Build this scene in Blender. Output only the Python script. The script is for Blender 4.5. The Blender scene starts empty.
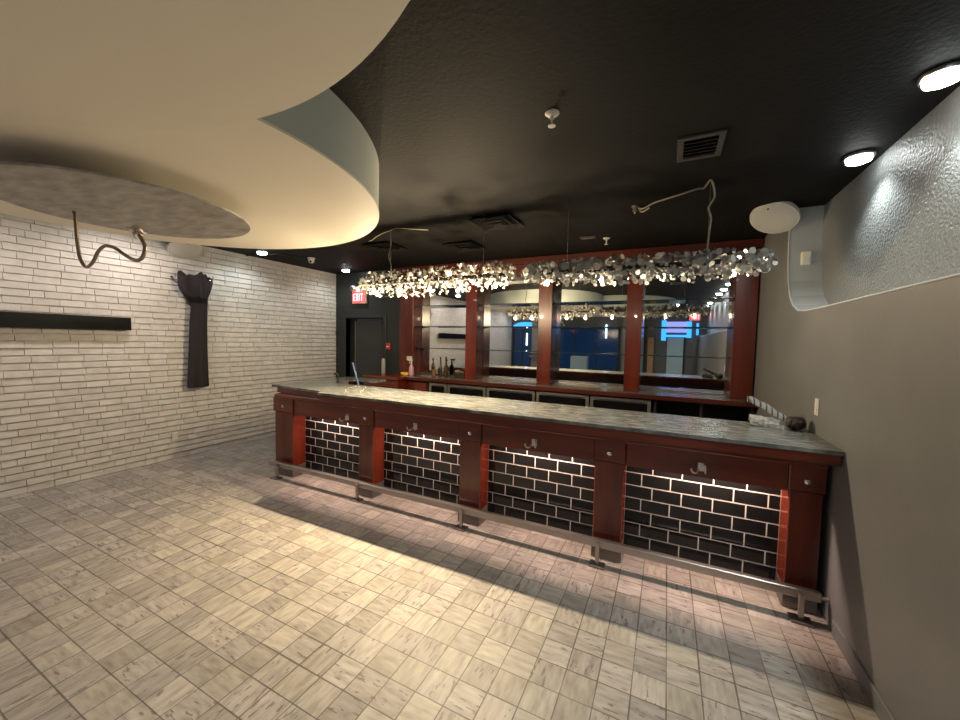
import bpy, math, random
from mathutils import Vector, Matrix
PI = math.pi
C = bpy.context.scene.collection
SC = bpy.context.scene

# ------------------------------------------------------------------ camera
CH = 1.67
def cam_rot(y, p, r):
    f = Vector((math.sin(y)*math.cos(p), math.cos(y)*math.cos(p), -math.sin(p)))
    ri = Vector((math.cos(y), -math.sin(y), 0)); up = ri.cross(f)
    c, s = math.cos(r), math.sin(r)
    r2 = ri*c + up*s; u2 = up*c - ri*s
    return Matrix((r2, u2, -f)).transposed()
cam_data = bpy.data.cameras.new('camera'); cam = bpy.data.objects.new('camera', cam_data); C.objects.link(cam)
cam_data.sensor_width = 36; cam_data.lens = 379.3/960*36; cam_data.clip_start = .02
cam.matrix_world = Matrix.Translation((0, 0, CH)) @ cam_rot(-.4572, .0519, .02123).to_4x4()
SC.camera = cam
# ------------------------------------------------------------------ world, exposure
w = bpy.data.worlds.new('world'); SC.world = w; w.use_nodes = True
w.node_tree.nodes['Background'].inputs[0].default_value = (.05, .06, .08, 1)
w.node_tree.nodes['Background'].inputs[1].default_value = .2
SC.view_settings.view_transform = 'Standard'; SC.view_settings.look = 'None'
SC.view_settings.gamma = 1; SC.view_settings.use_curve_mapping = False
SC.view_settings.exposure = 0.2
SC.cycles.max_bounces = 8; SC.cycles.diffuse_bounces = 4; SC.cycles.glossy_bounces = 5
SC.cycles.use_denoising = True; SC.cycles.sample_clamp_indirect = 6; SC.cycles.caustics_reflective = False
# lamp strengths (each lamp is built with its fitting further down)
P_POT_R = 30        # downlights over the right-hand wall niche
P_POT_L = 16        # downlights along the brick wall
P_FILL_B = 32        # added fill downlights behind the camera, out of view
P_CHAND = 37        # one bulb of the left hanging light
P_CHAND_R = 3.5       # one bulb of the right hanging light
P_STRIP = 9       # light strip under the bar frieze, per bay

# ------------------------------------------------------------------ materials
MATS = {}
def mat(name, col, rough=.5, metal=0, spec=.5, emit=None, estr=0, noise=None, bump=None, coat=0, trans=0):
    m = bpy.data.materials.new(name); m.use_nodes = True; nt = m.node_tree
    b = nt.nodes['Principled BSDF']
    b.inputs['Base Color'].default_value = (*col, 1); b.inputs['Roughness'].default_value = rough
    b.inputs['Metallic'].default_value = metal; b.inputs['Specular IOR Level'].default_value = spec
    b.inputs['Coat Weight'].default_value = coat; b.inputs['Transmission Weight'].default_value = trans
    if emit: b.inputs['Emission Color'].default_value = (*emit, 1); b.inputs['Emission Strength'].default_value = estr
    tc = nt.nodes.new('ShaderNodeTexCoord')
    if noise:   # (scale vector, colour a, colour b, detail)
        mp = nt.nodes.new('ShaderNodeMapping'); mp.inputs['Scale'].default_value = noise[0]
        n = nt.nodes.new('ShaderNodeTexNoise'); n.inputs['Scale'].default_value = 1; n.inputs['Detail'].default_value = noise[3]
        r = nt.nodes.new('ShaderNodeValToRGB'); r.color_ramp.elements[0].position = .3; r.color_ramp.elements[1].position = .72
        r.color_ramp.elements[0].color = (*noise[1], 1); r.color_ramp.elements[1].color = (*noise[2], 1)
        L = nt.links.new
        L(tc.outputs['Object'], mp.inputs[0]); L(mp.outputs[0], n.inputs['Vector']); L(n.outputs[0], r.inputs[0]); L(r.outputs[0], b.inputs['Base Color'])
    if bump:    # (scale, strength, distance, detail)
        n2 = nt.nodes.new('ShaderNodeTexNoise'); n2.inputs['Scale'].default_value = bump[0]; n2.inputs['Detail'].default_value = bump[3]
        bp = nt.nodes.new('ShaderNodeBump'); bp.inputs['Strength'].default_value = bump[1]; bp.inputs['Distance'].default_value = bump[2]
        nt.links.new(tc.outputs['Object'], n2.inputs['Vector']); nt.links.new(n2.outputs[0], bp.inputs['Height']); nt.links.new(bp.outputs[0], b.inputs['Normal'])
    MATS[name] = m
    return m
brick_paint = mat('white_brick_paint', (.58, .565, .54), .55, noise=((9, 9, 14), (.51, .495, .47), (.64, .625, .595), 4), bump=(60, .25, .01, 4))
black_ceiling = mat('black_ceiling_paint', (.012, .0115, .0115), .7, spec=.14, bump=(45, .4, .008, 5), noise=((1.5, 1.5, 1), (.0072, .0070, .0069), (.0105, .0100, .0098), 3))
black_wall = mat('black_wall_paint', (.018, .021, .021), .5, bump=(40, .15, .01, 4))
cream = mat('cream_soffit_paint', (.88, .82, .69), .6, noise=((1.2, 1.2, 1), (.86, .80, .67), (.90, .84, .71), 2))
soffit_grey = mat('grey_soffit_side', (.52, .57, .54), .6)  # drum sides set greyer than the cream underside
wall_grey = mat('grey_wall_paint', (.178, .182, .184), .5, noise=((2.5, 2.5, 2.5), (.166, .170, .172), (.190, .194, .196), 4), bump=(50, .12, .01, 4))
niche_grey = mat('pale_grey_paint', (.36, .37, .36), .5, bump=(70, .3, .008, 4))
stucco = mat('grey_stucco', (.21, .22, .218), .36, bump=(58, .9, .012, 4))
mahogany = mat('mahogany', (.12, .02, .011), .26, noise=((7, 7, 1.2), (.068, .0095, .005), (.145, .024, .010), 6), coat=.3)
mahogany_h = mat('mahogany_horizontal', (.12, .02, .011), .26, noise=((1.2, 7, 9), (.085, .013, .0065), (.18, .033, .014), 6), coat=.3)
dark_mahogany = mat('dark_mahogany', (.06, .012, .008), .3, noise=((1.2, 7, 9), (.04, .008, .005), (.09, .018, .01), 6))
dark_wood = mat('dark_wood', (.03, .012, .009), .4)
tile_black = mat('black_glazed_tile', (.006, .006, .0065), .08, spec=.32)
grout_white = mat('pale_grout', (.42, .40, .37), .8)
steel = mat('brushed_steel', (.42, .39, .36), .33, 1, bump=(120, .05, .004, 2))
chrome = mat('chrome', (.75, .73, .7), .12, 1)
grey_metal = mat('grey_metal_plinth', (.22, .20, .185), .4, .7)
cooler_steel = mat('cooler_steel', (.52, .50, .47), .3, .9)
black_glass = mat('black_glass', (.006, .006, .007), .05, spec=.6)
black_matte = mat('black_matte', (.008, .008, .008), .6)
mirror_m = mat('mirror_silver', (.82, .84, .84), .012, 1)
glass_edge = mat('shelf_glass', (.08, .17, .15), .04, spec=.5, trans=.75)
white_plastic = mat('white_plastic', (.62, .61, .57), .4)
cream_plastic = mat('cream_plastic', (.70, .66, .52), .4)
bulb_m = mat('lit_bulb', (1, .9, .7), .3, emit=(1, .74, .42), estr=25)
lens_m = mat('lit_lens', (1, 1, 1), .3, emit=(.95, 1, .98), estr=26)
strip_m = mat('lit_strip', (1, .9, .8), .4, emit=(1, .72, .55), estr=8)
cable_m = mat('beige_cable', (.36, .31, .22), .6)
conduit_m = mat('conduit_metal', (.33, .27, .20), .35, .85, bump=(400, .5, .003, 1))
black_cloth = mat('black_cloth', (.016, .012, .015), .85, bump=(30, .3, .01, 3))
disc_conc = mat('silver_leaf_disc', (.36, .34, .315), .5, .1, noise=((6, 14, 4), (.25, .235, .22), (.50, .475, .44), 9))
blue_plastic = mat('blue_plastic', (.02, .065, .22), .4)
pink_liquid = mat('pink_spray_bottle', (.62, .36, .42), .25)
brown_glass = mat('brown_glass', (.05, .035, .015), .1)
yellow_foam = mat('yellow_foam', (.75, .50, .08), .9, bump=(90, .5, .01, 3))
red_m = mat('red_plastic', (.45, .03, .03), .4)
exit_face = mat('exit_sign_face', (.9, .1, .1), .4, emit=(1, .045, .06), estr=1.6)
exit_text = mat('exit_letters', (1, .4, .4), .4, emit=(1, .35, .36), estr=3.0)
grey_cloth = mat('grey_striped_cloth', (.3, .3, .3), .9)
plain_cloth = mat('pale_grey_cloth', (.30, .30, .29), .9, bump=(35, .8, .03, 4))
brown_leather = mat('dark_brown_leather', (.022, .012, .01), .45, bump=(40, .6, .02, 4))
amber_glass = mat('amber_glass', (.22, .13, .05), .1)
rear_grey = mat('rear_wall_paint', (.085, .09, .095), .6)
blue_glow = mat('blue_lit_glass', (.02, .2, .6), .3, emit=(.05, .42, 1), estr=1.3)
violet_glow = mat('violet_lit_panel', (.3, .3, .8), .3, emit=(.28, .34, .95), estr=1.0)
white_glow = mat('lit_tube', (.8, .9, 1), .3, emit=(.6, .85, 1), estr=5)
night_glass = mat('night_window_glass', (.004, .012, .035), .08, emit=(.01, .05, .14), estr=.25)
pale_blue = mat('pale_blue_paint', (.30, .42, .48), .5)

# striped cloth: bands of the weave
nt = grey_cloth.node_tree; wv = nt.nodes.new('ShaderNodeTexWave'); wv.inputs['Scale'].default_value = 9; wv.inputs['Distortion'].default_value = 1.5
tcx = nt.nodes.new('ShaderNodeTexCoord'); rp = nt.nodes.new('ShaderNodeValToRGB')
rp.color_ramp.elements[0].position = .12; rp.color_ramp.elements[0].color = (.05, .048, .048, 1); rp.color_ramp.elements[1].position = .26; rp.color_ramp.elements[1].color = (.30, .30, .30, 1)
nt.links.new(tcx.outputs['Object'], wv.inputs['Vector']); nt.links.new(wv.outputs['Fac'], rp.inputs[0]); nt.links.new(rp.outputs[0], nt.nodes['Principled BSDF'].inputs['Base Color'])

# capiz shell discs: partly translucent
def make_capiz(name, col, tr):
    m = bpy.data.materials.new(name); m.use_nodes = True; nt = m.node_tree
    b = nt.nodes['Principled BSDF']; b.inputs['Base Color'].default_value = (*col, 1); b.inputs['Roughness'].default_value = .3; b.inputs['Metallic'].default_value = .45
    t = nt.nodes.new('ShaderNodeBsdfTranslucent'); t.inputs[0].default_value = (*[min(1, c*1.25) for c in col], 1)
    mx = nt.nodes.new('ShaderNodeMixShader'); mx.inputs[0].default_value = tr
    nt.links.new(b.outputs[0], mx.inputs[1]); nt.links.new(t.outputs[0], mx.inputs[2]); nt.links.new(mx.outputs[0], nt.nodes['Material Output'].inputs[0])
    return m
capiz = make_capiz('pearl_disc', (.42, .41, .38), .15)

# travertine floor
def floor_material():
    m = bpy.data.materials.new('travertine_tiles'); m.use_nodes = True; nt = m.node_tree; N = nt.nodes; L = nt.links.new
    b = N['Principled BSDF']
    g = N.new('ShaderNodeNewGeometry')
    def math_(op, a, b_=None, c=None):
        n = N.new('ShaderNodeMath'); n.operation = op
        for i, v in enumerate((a, b_, c)):
            if v is None: continue
            if isinstance(v, (int, float)): n.inputs[i].default_value = v
            else: L(v, n.inputs[i])
        return n.outputs[0]
    sx = N.new('ShaderNodeSeparateXYZ'); L(g.outputs['Position'], sx.inputs[0])
    S = .1525
    u = math_('DIVIDE', math_('SUBTRACT', sx.outputs[0], .523), S); v = math_('DIVIDE', math_('SUBTRACT', sx.outputs[1], 2.79), S)
    cu, cv = math_('FLOOR', u), math_('FLOOR', v)
    fu, fv = math_('FRACT', u), math_('FRACT', v)
    du = math_('SUBTRACT', .5, math_('ABSOLUTE', math_('SUBTRACT', fu, .5))); dv = math_('SUBTRACT', .5, math_('ABSOLUTE', math_('SUBTRACT', fv, .5)))
    cell = N.new('ShaderNodeCombineXYZ'); L(cu, cell.inputs[0]); L(cv, cell.inputs[1])
    wn = N.new('ShaderNodeTexWhiteNoise'); wn.noise_dimensions = '3D'; L(cell.outputs[0], wn.inputs['Vector'])
    rs = N.new('ShaderNodeSeparateColor'); L(wn.outputs['Color'], rs.inputs[0])
    # streak direction of the stone differs from tile to tile
    flip = math_('GREATER_THAN', rs.outputs[0], .45)
    a = math_('MULTIPLY', sx.outputs[0], 1.0); 
    mixf = N.new('ShaderNodeMix'); mixf.data_type = 'VECTOR'
    c1 = N.new('ShaderNodeCombineXYZ'); c2 = N.new('ShaderNodeCombineXYZ')
    L(math_('MULTIPLY', sx.outputs[0], 9), c1.inputs[0]); L(math_('MULTIPLY', sx.outputs[1], 38), c1.inputs[1])
    L(math_('MULTIPLY', sx.outputs[0], 38), c2.inputs[0]); L(math_('MULTIPLY', sx.outputs[1], 9), c2.inputs[1])
    off = math_('MULTIPLY', rs.outputs[1], 37); L(off, c1.inputs[2]); L(off, c2.inputs[2])
    L(flip, mixf.inputs['Factor']); L(c1.outputs[0], mixf.inputs[4]); L(c2.outputs[0], mixf.inputs[5])
    st = N.new('ShaderNodeTexNoise'); st.inputs['Scale'].default_value = 1; st.inputs['Detail'].default_value = 5; L(mixf.outputs[1], st.inputs['Vector'])
    ramp = N.new('ShaderNodeValToRGB'); e = ramp.color_ramp.elements
    e[0].position = .2; e[0].color = (.215, .193, .172, 1); e[1].position = .75; e[1].color = (.46, .43, .388, 1)
    x = e.new(.47); x.color = (.352, .326, .293, 1)
    L(st.outputs[0], ramp.inputs[0])
    # tile to tile tone
    tone = math_('MULTIPLY_ADD', rs.outputs[2], .34, .78)
    mul = N.new('ShaderNodeMix'); mul.data_type = 'RGBA'; mul.blend_type = 'MULTIPLY'; mul.inputs['Factor'].default_value = 1
    tcol = N.new('ShaderNodeCombineColor'); L(tone, tcol.inputs[0]); L(math_('MULTIPLY', tone, .985), tcol.inputs[1]); L(math_('MULTIPLY', tone, math_('MULTIPLY_ADD', rs.outputs[1], .08, .93)), tcol.inputs[2])
    L(ramp.outputs[0], mul.inputs[6]); L(tcol.outputs[0], mul.inputs[7])
    # pits
    pm = N.new('ShaderNodeVectorMath'); pm.operation = 'MULTIPLY'; pm.inputs[1].default_value = (1.5, 1.5, 1); L(mixf.outputs[1], pm.inputs[0])
    pit = N.new('ShaderNodeTexNoise'); pit.inputs['Scale'].default_value = 1.0; pit.inputs['Detail'].default_value = 3; L(pm.outputs[0], pit.inputs['Vector'])
    some = math_('GREATER_THAN', rs.outputs[1], .45)
    pmask = math_('MULTIPLY', math_('GREATER_THAN', pit.outputs[0], .63), some)
    m2 = N.new('ShaderNodeMix'); m2.data_type = 'RGBA'; L(math_('MULTIPLY', pmask, .7), m2.inputs['Factor']); L(mul.outputs[2], m2.inputs[6]); m2.inputs[7].default_value = (.13, .10, .08, 1)
    # grout, stronger on every other line and broken by noise
    gn = N.new('ShaderNodeTexNoise'); gn.inputs['Scale'].default_value = 2.6; gn.inputs['Detail'].default_value = 2; L(g.outputs['Position'], gn.inputs['Vector'])
    gw = math_('MULTIPLY_ADD', gn.outputs[0], .06, -.011)
    d = math_('MINIMUM', du, dv)
    gm = math_('LESS_THAN', d, gw)
    m3 = N.new('ShaderNodeMix'); m3.data_type = 'RGBA'; L(math_('MULTIPLY', gm, .78), m3.inputs['Factor']); L(m2.outputs[2], m3.inputs[6]); m3.inputs[7].default_value = (.055, .045, .037, 1)
    L(m3.outputs[2], b.inputs['Base Color'])
    b.inputs['Roughness'].default_value = .42; b.inputs['Specular IOR Level'].default_value = .4
    h = math_('SUBTRACT', math_('SUBTRACT', math_('MULTIPLY', st.outputs[0], .35), math_('MULTIPLY', gm, .7)), math_('MULTIPLY', pmask, .6))
    bp = N.new('ShaderNodeBump'); bp.inputs['Strength'].default_value = .5; bp.inputs['Distance'].default_value = .004; L(h, bp.inputs['Height']); L(bp.outputs[0], b.inputs['Normal'])
    return m
floor_m = floor_material()

# polished streaky stone of the bar top
def stone_material():
    m = bpy.data.materials.new('green_grey_stone'); m.use_nodes = True; nt = m.node_tree; N = nt.nodes; L = nt.links.new; b = N['Principled BSDF']
    tc = N.new('ShaderNodeTexCoord'); mp = N.new('ShaderNodeMapping'); mp.inputs['Scale'].default_value = (9, 34, 10); L(tc.outputs['Object'], mp.inputs[0])
    n = N.new('ShaderNodeTexNoise'); n.inputs['Scale'].default_value = 1; n.inputs['Detail'].default_value = 8; L(mp.outputs[0], n.inputs['Vector'])
    r = N.new('ShaderNodeValToRGB'); e = r.color_ramp.elements
    e[0].position = .3; e[0].color = (.055, .062, .06, 1); e[1].position = .78; e[1].color = (.28, .285, .265, 1); x = e.new(.5); x.color = (.135, .143, .138, 1)
    L(n.outputs[0], r.inputs[0]); L(r.outputs[0], b.inputs['Base Color'])
    b.inputs['Roughness'].default_value = .22
    n2 = N.new('ShaderNodeTexNoise'); n2.inputs['Scale'].default_value = 55; n2.inputs['Detail'].default_value = 3; L(tc.outputs['Object'], n2.inputs['Vector'])
    bp = N.new('ShaderNodeBump'); bp.inputs['Strength'].default_value = .25; bp.inputs['Distance'].default_value = .004; L(n2.outputs[0], bp.inputs['Height']); L(bp.outputs[0], b.inputs['Normal'])
    return m
stone = stone_material()

# ------------------------------------------------------------------ mesh helpers
class MB:
    def __init__(s): s.v = []; s.f = []
    def add(s, vs, fs):
        o = len(s.v); s.v += [tuple(p) for p in vs]; s.f += [tuple(i+o for i in f) for f in fs]; return s
    def box(s, x0, x1, y0, y1, z0, z1, bev=0, M=None):
        if bev:
            b = min(bev, (x1-x0)*.45, (y1-y0)*.45, (z1-z0)*.45); vs = []; idx = {}
            for sx in (0, 1):
                for sy in (0, 1):
                    for sz in (0, 1):
                        X = (x0, x1)[sx]; Y = (y0, y1)[sy]; Z = (z0, z1)[sz]; dx = b*(1-2*sx); dy = b*(1-2*sy); dz = b*(1-2*sz)
                        for k, p in enumerate(((X, Y+dy, Z+dz), (X+dx, Y, Z+dz), (X+dx, Y+dy, Z))):
                            idx[sx, sy, sz, k] = len(vs); vs.append(p)
            fs = []
            g = lambda a, b_, c, k: idx[a, b_, c, k]
            fs.append([g(0,0,0,0), g(0,0,1,0), g(0,1,1,0), g(0,1,0,0)]); fs.append([g(1,0,0,0), g(1,1,0,0), g(1,1,1,0), g(1,0,1,0)])
            fs.append([g(0,0,0,1), g(1,0,0,1), g(1,0,1,1), g(0,0,1,1)]); fs.append([g(0,1,0,1), g(0,1,1,1), g(1,1,1,1), g(1,1,0,1)])
            fs.append([g(0,0,0,2), g(0,1,0,2), g(1,1,0,2), g(1,0,0,2)]); fs.append([g(0,0,1,2), g(1,0,1,2), g(1,1,1,2), g(0,1,1,2)])
            for a in (0, 1):
                for c in (0, 1):
                    fs.append([g(a,c,0,0), g(a,c,1,0), g(a,c,1,1), g(a,c,0,1)])
                    fs.append([g(a,0,c,0), g(a,1,c,0), g(a,1,c,2), g(a,0,c,2)])
                    fs.append([g(0,a,c,1), g(1,a,c,1), g(1,a,c,2), g(0,a,c,2)])
                    for d in (0, 1): fs.append([g(a,c,d,0), g(a,c,d,1), g(a,c,d,2)])
        else:
            vs = [(x, y, z) for x in (x0, x1) for y in (y0, y1) for z in (z0, z1)]
            fs = [(0,1,3,2), (4,6,7,5), (0,4,5,1), (2,3,7,6), (0,2,6,4), (1,5,7,3)]
        if M: vs = [M @ Vector(p) for p in vs]
        return s.add(vs, fs)
    def lathe(s, prof, n=24, M=None, cap=True):
        vs = []; fs = []; k = len(prof)
        for i in range(n):
            a = 2*PI*i/n
            for r, z in prof: vs.append(Vector((r*math.cos(a), r*math.sin(a), z)))
        for i in range(n):
            j = (i+1) % n
            for q in range(k-1): fs.append((i*k+q, j*k+q, j*k+q+1, i*k+q+1))
        if cap:
            fs.append([i*k for i in range(n)][::-1]); fs.append([i*k+k-1 for i in range(n)])
        if M: vs = [M @ p for p in vs]
        return s.add(vs, fs)
    def tube(s, pts, r, n=8, closed=False):
        pts = [Vector(p) for p in pts]; vs = []; fs = []; m = len(pts); up = None
        for i, p in enumerate(pts):
            t = (pts[min(i+1, m-1)] - pts[max(i-1, 0)]).normalized()
            if up is None:
                up = Vector((0, 0, 1)) if abs(t.z) < .9 else Vector((1, 0, 0))
            a = t.cross(up).normalized(); b = a.cross(t).normalized(); up = b
            rr = r[i] if isinstance(r, (list, tuple)) else r
            for k in range(n):
                th = 2*PI*k/n; vs.append(p + a*rr*math.cos(th) + b*rr*math.sin(th))
        for i in range(m-1):
            for k in range(n):
                fs.append((i*n+k, i*n+(k+1) % n, (i+1)*n+(k+1) % n, (i+1)*n+k))
        fs.append(list(range(n))[::-1]); fs.append([(m-1)*n+k for k in range(n)])
        return s.add(vs, fs)
    def prism(s, poly, z0, z1, M=None):
        n = len(poly); vs = [Vector((x, y, z0)) for x, y in poly] + [Vector((x, y, z1)) for x, y in poly]
        fs = [list(range(n))[::-1], list(range(n, 2*n))] + [(i, (i+1) % n, n+(i+1) % n, n+i) for i in range(n)]
        if M: vs = [M @ p for p in vs]
        return s.add(vs, fs)
    def loft(s, rings):
        n = len(rings[0]); o = []
        for r in rings: o += r
        fs = [(i*n+k, i*n+(k+1) % n, (i+1)*n+(k+1) % n, (i+1)*n+k) for i in range(len(rings)-1) for k in range(n)]
        fs.append(list(range(n))[::-1]); fs.append([(len(rings)-1)*n+k for k in range(n)])
        return s.add(o, fs)
    def build(s, name, m, parent=None, smooth=False, loc=None, world=False):
        me = bpy.data.meshes.new(name)
        off = Vector((0, 0, 0))
        if parent is not None and world:
            off = Vector(parent.location); q = parent
            while q.parent: q = q.parent; off += Vector(q.location)
        if loc is not None: off = off + Vector(loc)
        me.from_pydata([tuple(Vector(p)-off) for p in s.v], [], s.f); me.update()
        import bmesh
        bm = bmesh.new(); bm.from_mesh(me); bmesh.ops.recalc_face_normals(bm, faces=bm.faces); bm.to_mesh(me); bm.free()
        if smooth:
            for p in me.polygons: p.use_smooth = True
            try: me.set_sharp_from_angle(angle=math.radians(40))
            except Exception: pass
        me.materials.append(m)
        o = bpy.data.objects.new(name, me); C.objects.link(o)
        if parent is not None: o.parent = parent
        if loc is not None: o.location = loc
        return o
def spline(pts, k=6):
    pts = [Vector(p) for p in pts]; out = []
    for i in range(len(pts)-1):
        p0 = pts[max(i-1, 0)]; p1 = pts[i]; p2 = pts[i+1]; p3 = pts[min(i+2, len(pts)-1)]
        for j in range(k):
            t = j/k
            out.append(.5*((2*p1) + (p2-p0)*t + (2*p0-5*p1+4*p2-p3)*t*t + (3*p1-p0-3*p2+p3)*t*t*t))
    out.append(pts[-1]); return out
def tag(o, label, cat, group=None, kind=None):
    if label: o['label'] = label
    if cat: o['category'] = cat
    if group: o['group'] = group
    if kind: o['kind'] = kind
    return o
def empty(name, loc, label, cat, group=None, rot=None):
    o = bpy.data.objects.new(name, None); C.objects.link(o); o.location = loc
    if rot: o.rotation_euler = rot
    o.empty_display_size = .1
    return tag(o, label, cat, group)
def struct(o, label=None):
    o['kind'] = 'structure'
    if label: o['label'] = label
    return o
def dup(root, loc, label, rot=None):
    r = root.copy(); C.objects.link(r); r.location = loc; r['label'] = label
    if rot: r.rotation_euler = rot
    for ch in list(root.children):
        c = ch.copy(); C.objects.link(c); c.parent = r
        for g in list(ch.children):
            d = g.copy(); C.objects.link(d); d.parent = c
    return r
def spot(name, loc, energy, col, angle, blend, size, parent, direction=None):
    l = bpy.data.lights.new(name, 'SPOT'); l.energy = energy; l.color = col; l.spot_size = math.radians(angle); l.spot_blend = blend; l.shadow_soft_size = size
    o = bpy.data.objects.new(name, l); C.objects.link(o); o.location = loc; o.parent = parent
    if direction: o.rotation_euler = Vector(direction).to_track_quat('-Z', 'Y').to_euler()
    return o
def point(name, loc, energy, col, size, parent):
    l = bpy.data.lights.new(name, 'POINT'); l.energy = energy; l.color = col; l.shadow_soft_size = size
    o = bpy.data.objects.new(name, l); C.objects.link(o); o.location = loc; o.parent = parent
    return o

# ------------------------------------------------------------------ setting
XL, XR, YB, YR, ZC = -5.85, .94, 5.45, -3.5, 2.9
XN = 1.17                     # back of the wall niche
ymir = 5.9
struct(MB().box(XL-.2, XN+.25, YR-.2, 6.9, -.1, 0).build('floor', floor_m), 'worn travertine tile floor in small squares')
struct(MB().box(XL-.2, XN+.25, YR-.2, 6.9, ZC, ZC+.1).build('ceiling', black_ceiling), 'black painted textured ceiling')

random.seed(4)
bw = MB(); bw.box(XL-.2, XL-.022, YR-.2, YB+.15, 0, ZC)
rowh = .0745; z = 0; r = 0
while z < ZC-.01:
    y = YR - random.random()*.2
    h = min(rowh-.011, ZC-z-.002)
    while y < YB:
        L_ = .194 if random.random() < .9 else .1
        y1 = min(y+L_, YB)
        if y1-y > .02:
            d = random.uniform(-.003, .003); t = random.uniform(.001, .006)
            # the lower edge of a course stands a little proud
            vs = []
            for yy in (max(y, YR), y1):
                for zz in (z+.005, z+.005+h):
                    k = t if zz < z+.02 else -t
                    vs += [(XL-.04, yy, zz), (XL+d+k, yy+random.uniform(-.001, .001), zz+random.uniform(-.0015, .0015))]
            bw.add(vs, [(0,2,6,4), (1,5,7,3), (0,1,3,2), (4,6,7,5), (0,4,5,1), (2,3,7,6)])
        y = y1 + .0035
    z += rowh; r += 1
struct(bw.build('wall_left', brick_paint), 'white painted brick wall')

# black back wall with a doorway, and the recess that holds the back bar
DX0, DX1, DZ = -5.58, -4.65, 2.04
b = MB()
b.box(XL, DX0, YB, YB+.15, 0, ZC); b.box(DX1, -4.27, YB, YB+.15, 0, ZC); b.box(DX0, DX1, YB, YB+.15, DZ, ZC)
b.box(-4.33, -4.27, YB+.15, 6.05, 0, ZC); b.box(-4.33, XN+.2, 5.95, 6.05, 0, ZC)
struct(b.build('wall_back', black_wall), 'black wall around the doorway')
b = MB(); b.box(XL-.1, XL, YB+.15, 6.8, 0, ZC); b.box(XL-.1, -4.33, 6.8, 6.9, 0, ZC); b.box(-4.4, -4.33, 6.05, 6.8, 0, ZC)
struct(b.build('wall_passage', rear_grey), 'dim grey wall of the passage behind the doorway')
dr = bpy.data.objects.new('door_1', None); C.objects.link(dr); dr.location = (-5.11, YB, 0); struct(dr, 'black doorway with its dark door ajar, beside the brick wall')
b = MB()
b.box(DX0-.08, DX0, YB-.02, YB+.17, 0, DZ+.05, .004); b.box(DX1, DX1+.06, YB-.02, YB+.17, 0, DZ+.05, .004); b.box(DX0, DX1, YB-.02, YB+.17, DZ-.0, DZ+.05, .004)
b.build('door_frame', black_wall, dr, world=True)
M = Matrix.Translation((-5.395, YB+.06, 0)) @ Matrix.Rotation(math.radians(4), 4, 'Z')
lf = MB().box(0, .735, 0, .045, .01, 1.985, .003, M).build('door_leaf', mat('dark_door_paint', (.03, .034, .035), .42), dr, world=True)
b = MB()
for zz in (.25, 1.0, 1.8): b.lathe([(.012, -.05), (.012, .05)], 8, Matrix.Translation((-5.41, YB+.05, zz)))
b.build('hinge', mat('worn_brass', (.42, .32, .16), .35, .9), lf).matrix_parent_inverse = lf.matrix_world.inverted()
MB().box(-5.425, -5.398, YB+.075, YB+.10, .01, 1.985).build('door_edge', mat('bare_wood_edge', (.22, .17, .10), .5), dr, world=True)
MB().box(DX0, -5.426, YB+.10, YB+.14, .01, 2.03).build('dark_gap_sheet', black_matte, dr, world=True)  # black sheet standing in for the dark gap beside the leaf

# right wall with its high niche
out = [(YR-.2, 0), (6.05, 0), (6.05, ZC), (4.31, ZC), (4.31, 2.60), (4.29, 2.42), (4.25, 2.25), (4.17, 2.11), (4.06, 2.02), (3.91, 1.965), (3.7, 1.948), (3.4, 1.945), (YR-.2, 1.945)]
Mx = Matrix(((0, 0, 1, 0), (1, 0, 0, 0), (0, 1, 0, 0), (0, 0, 0, 1)))
o = MB().prism(out, XR, XN+.2, Mx).build('wall_right', wall_grey)
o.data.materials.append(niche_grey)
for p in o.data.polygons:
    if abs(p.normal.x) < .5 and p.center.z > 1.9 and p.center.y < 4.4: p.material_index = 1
struct(o, 'dark grey plastered wall to the right of the bar')
struct(MB().box(XN, XN+.2, YR-.2, 4.4, 1.9, ZC).build('wall_niche', stucco), 'rough grey stucco back of the high wall niche')
struct(MB().box(XR-.012, XR+.01, YR, 2.83, 0, .095, .004).build('baseboard_right', wall_grey), 'low grey skirting along the right wall')

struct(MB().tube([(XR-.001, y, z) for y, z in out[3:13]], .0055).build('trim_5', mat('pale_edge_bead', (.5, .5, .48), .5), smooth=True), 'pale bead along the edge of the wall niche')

# rear of the room, seen in the mirrors
b = MB(); b.box(XL-.2, XN+.25, YR-.2, YR, 0, ZC); struct(b.build('wall_rear', rear_grey), 'dark grey wall at the far end of the room')
b = MB(); b.box(-4.85, -4.15, YR, YR+.35, 0, ZC); b.box(-4.92, -4.08, YR, YR+.42, 1.05, 1.12); b.box(-4.9, -4.1, YR, YR+.4, 1.2, 1.24)
struct(b.build('trim_1', mat('column_paint', (.16, .165, .165), .6)), 'pale grey column at the far end of the room')
struct(MB().box(-1.45, -.75, YR, YR+.3, 0, ZC).build('trim_2', MATS['column_paint']), 'broad grey column at the far end of the room')
def window(n, x0, x1, z0, z1, bars, label):
    e = bpy.data.objects.new('window_%d' % n, None); C.objects.link(e); e.location = ((x0+x1)/2, YR, z0); struct(e, label)
    MB().box(x0, x1, YR, YR+.02, z0, z1).build('window_pane', night_glass, e, world=True)
    f = MB()
    for xx in (x0, x1): f.box(xx-.03, xx+.03, YR, YR+.05, z0, z1)
    for zz in (z0, z1): f.box(x0-.03, x1+.03, YR, YR+.05, zz-.03, zz+.03)
    for xx in bars: f.box(xx-.015, xx+.015, YR, YR+.04, z0, z1)
    f.build('window_frame', black_matte, e, world=True)
window(1, -5.75, -4.95, .65, 2.15, (-5.35,), 'dark blue night window by the brick wall')
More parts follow.
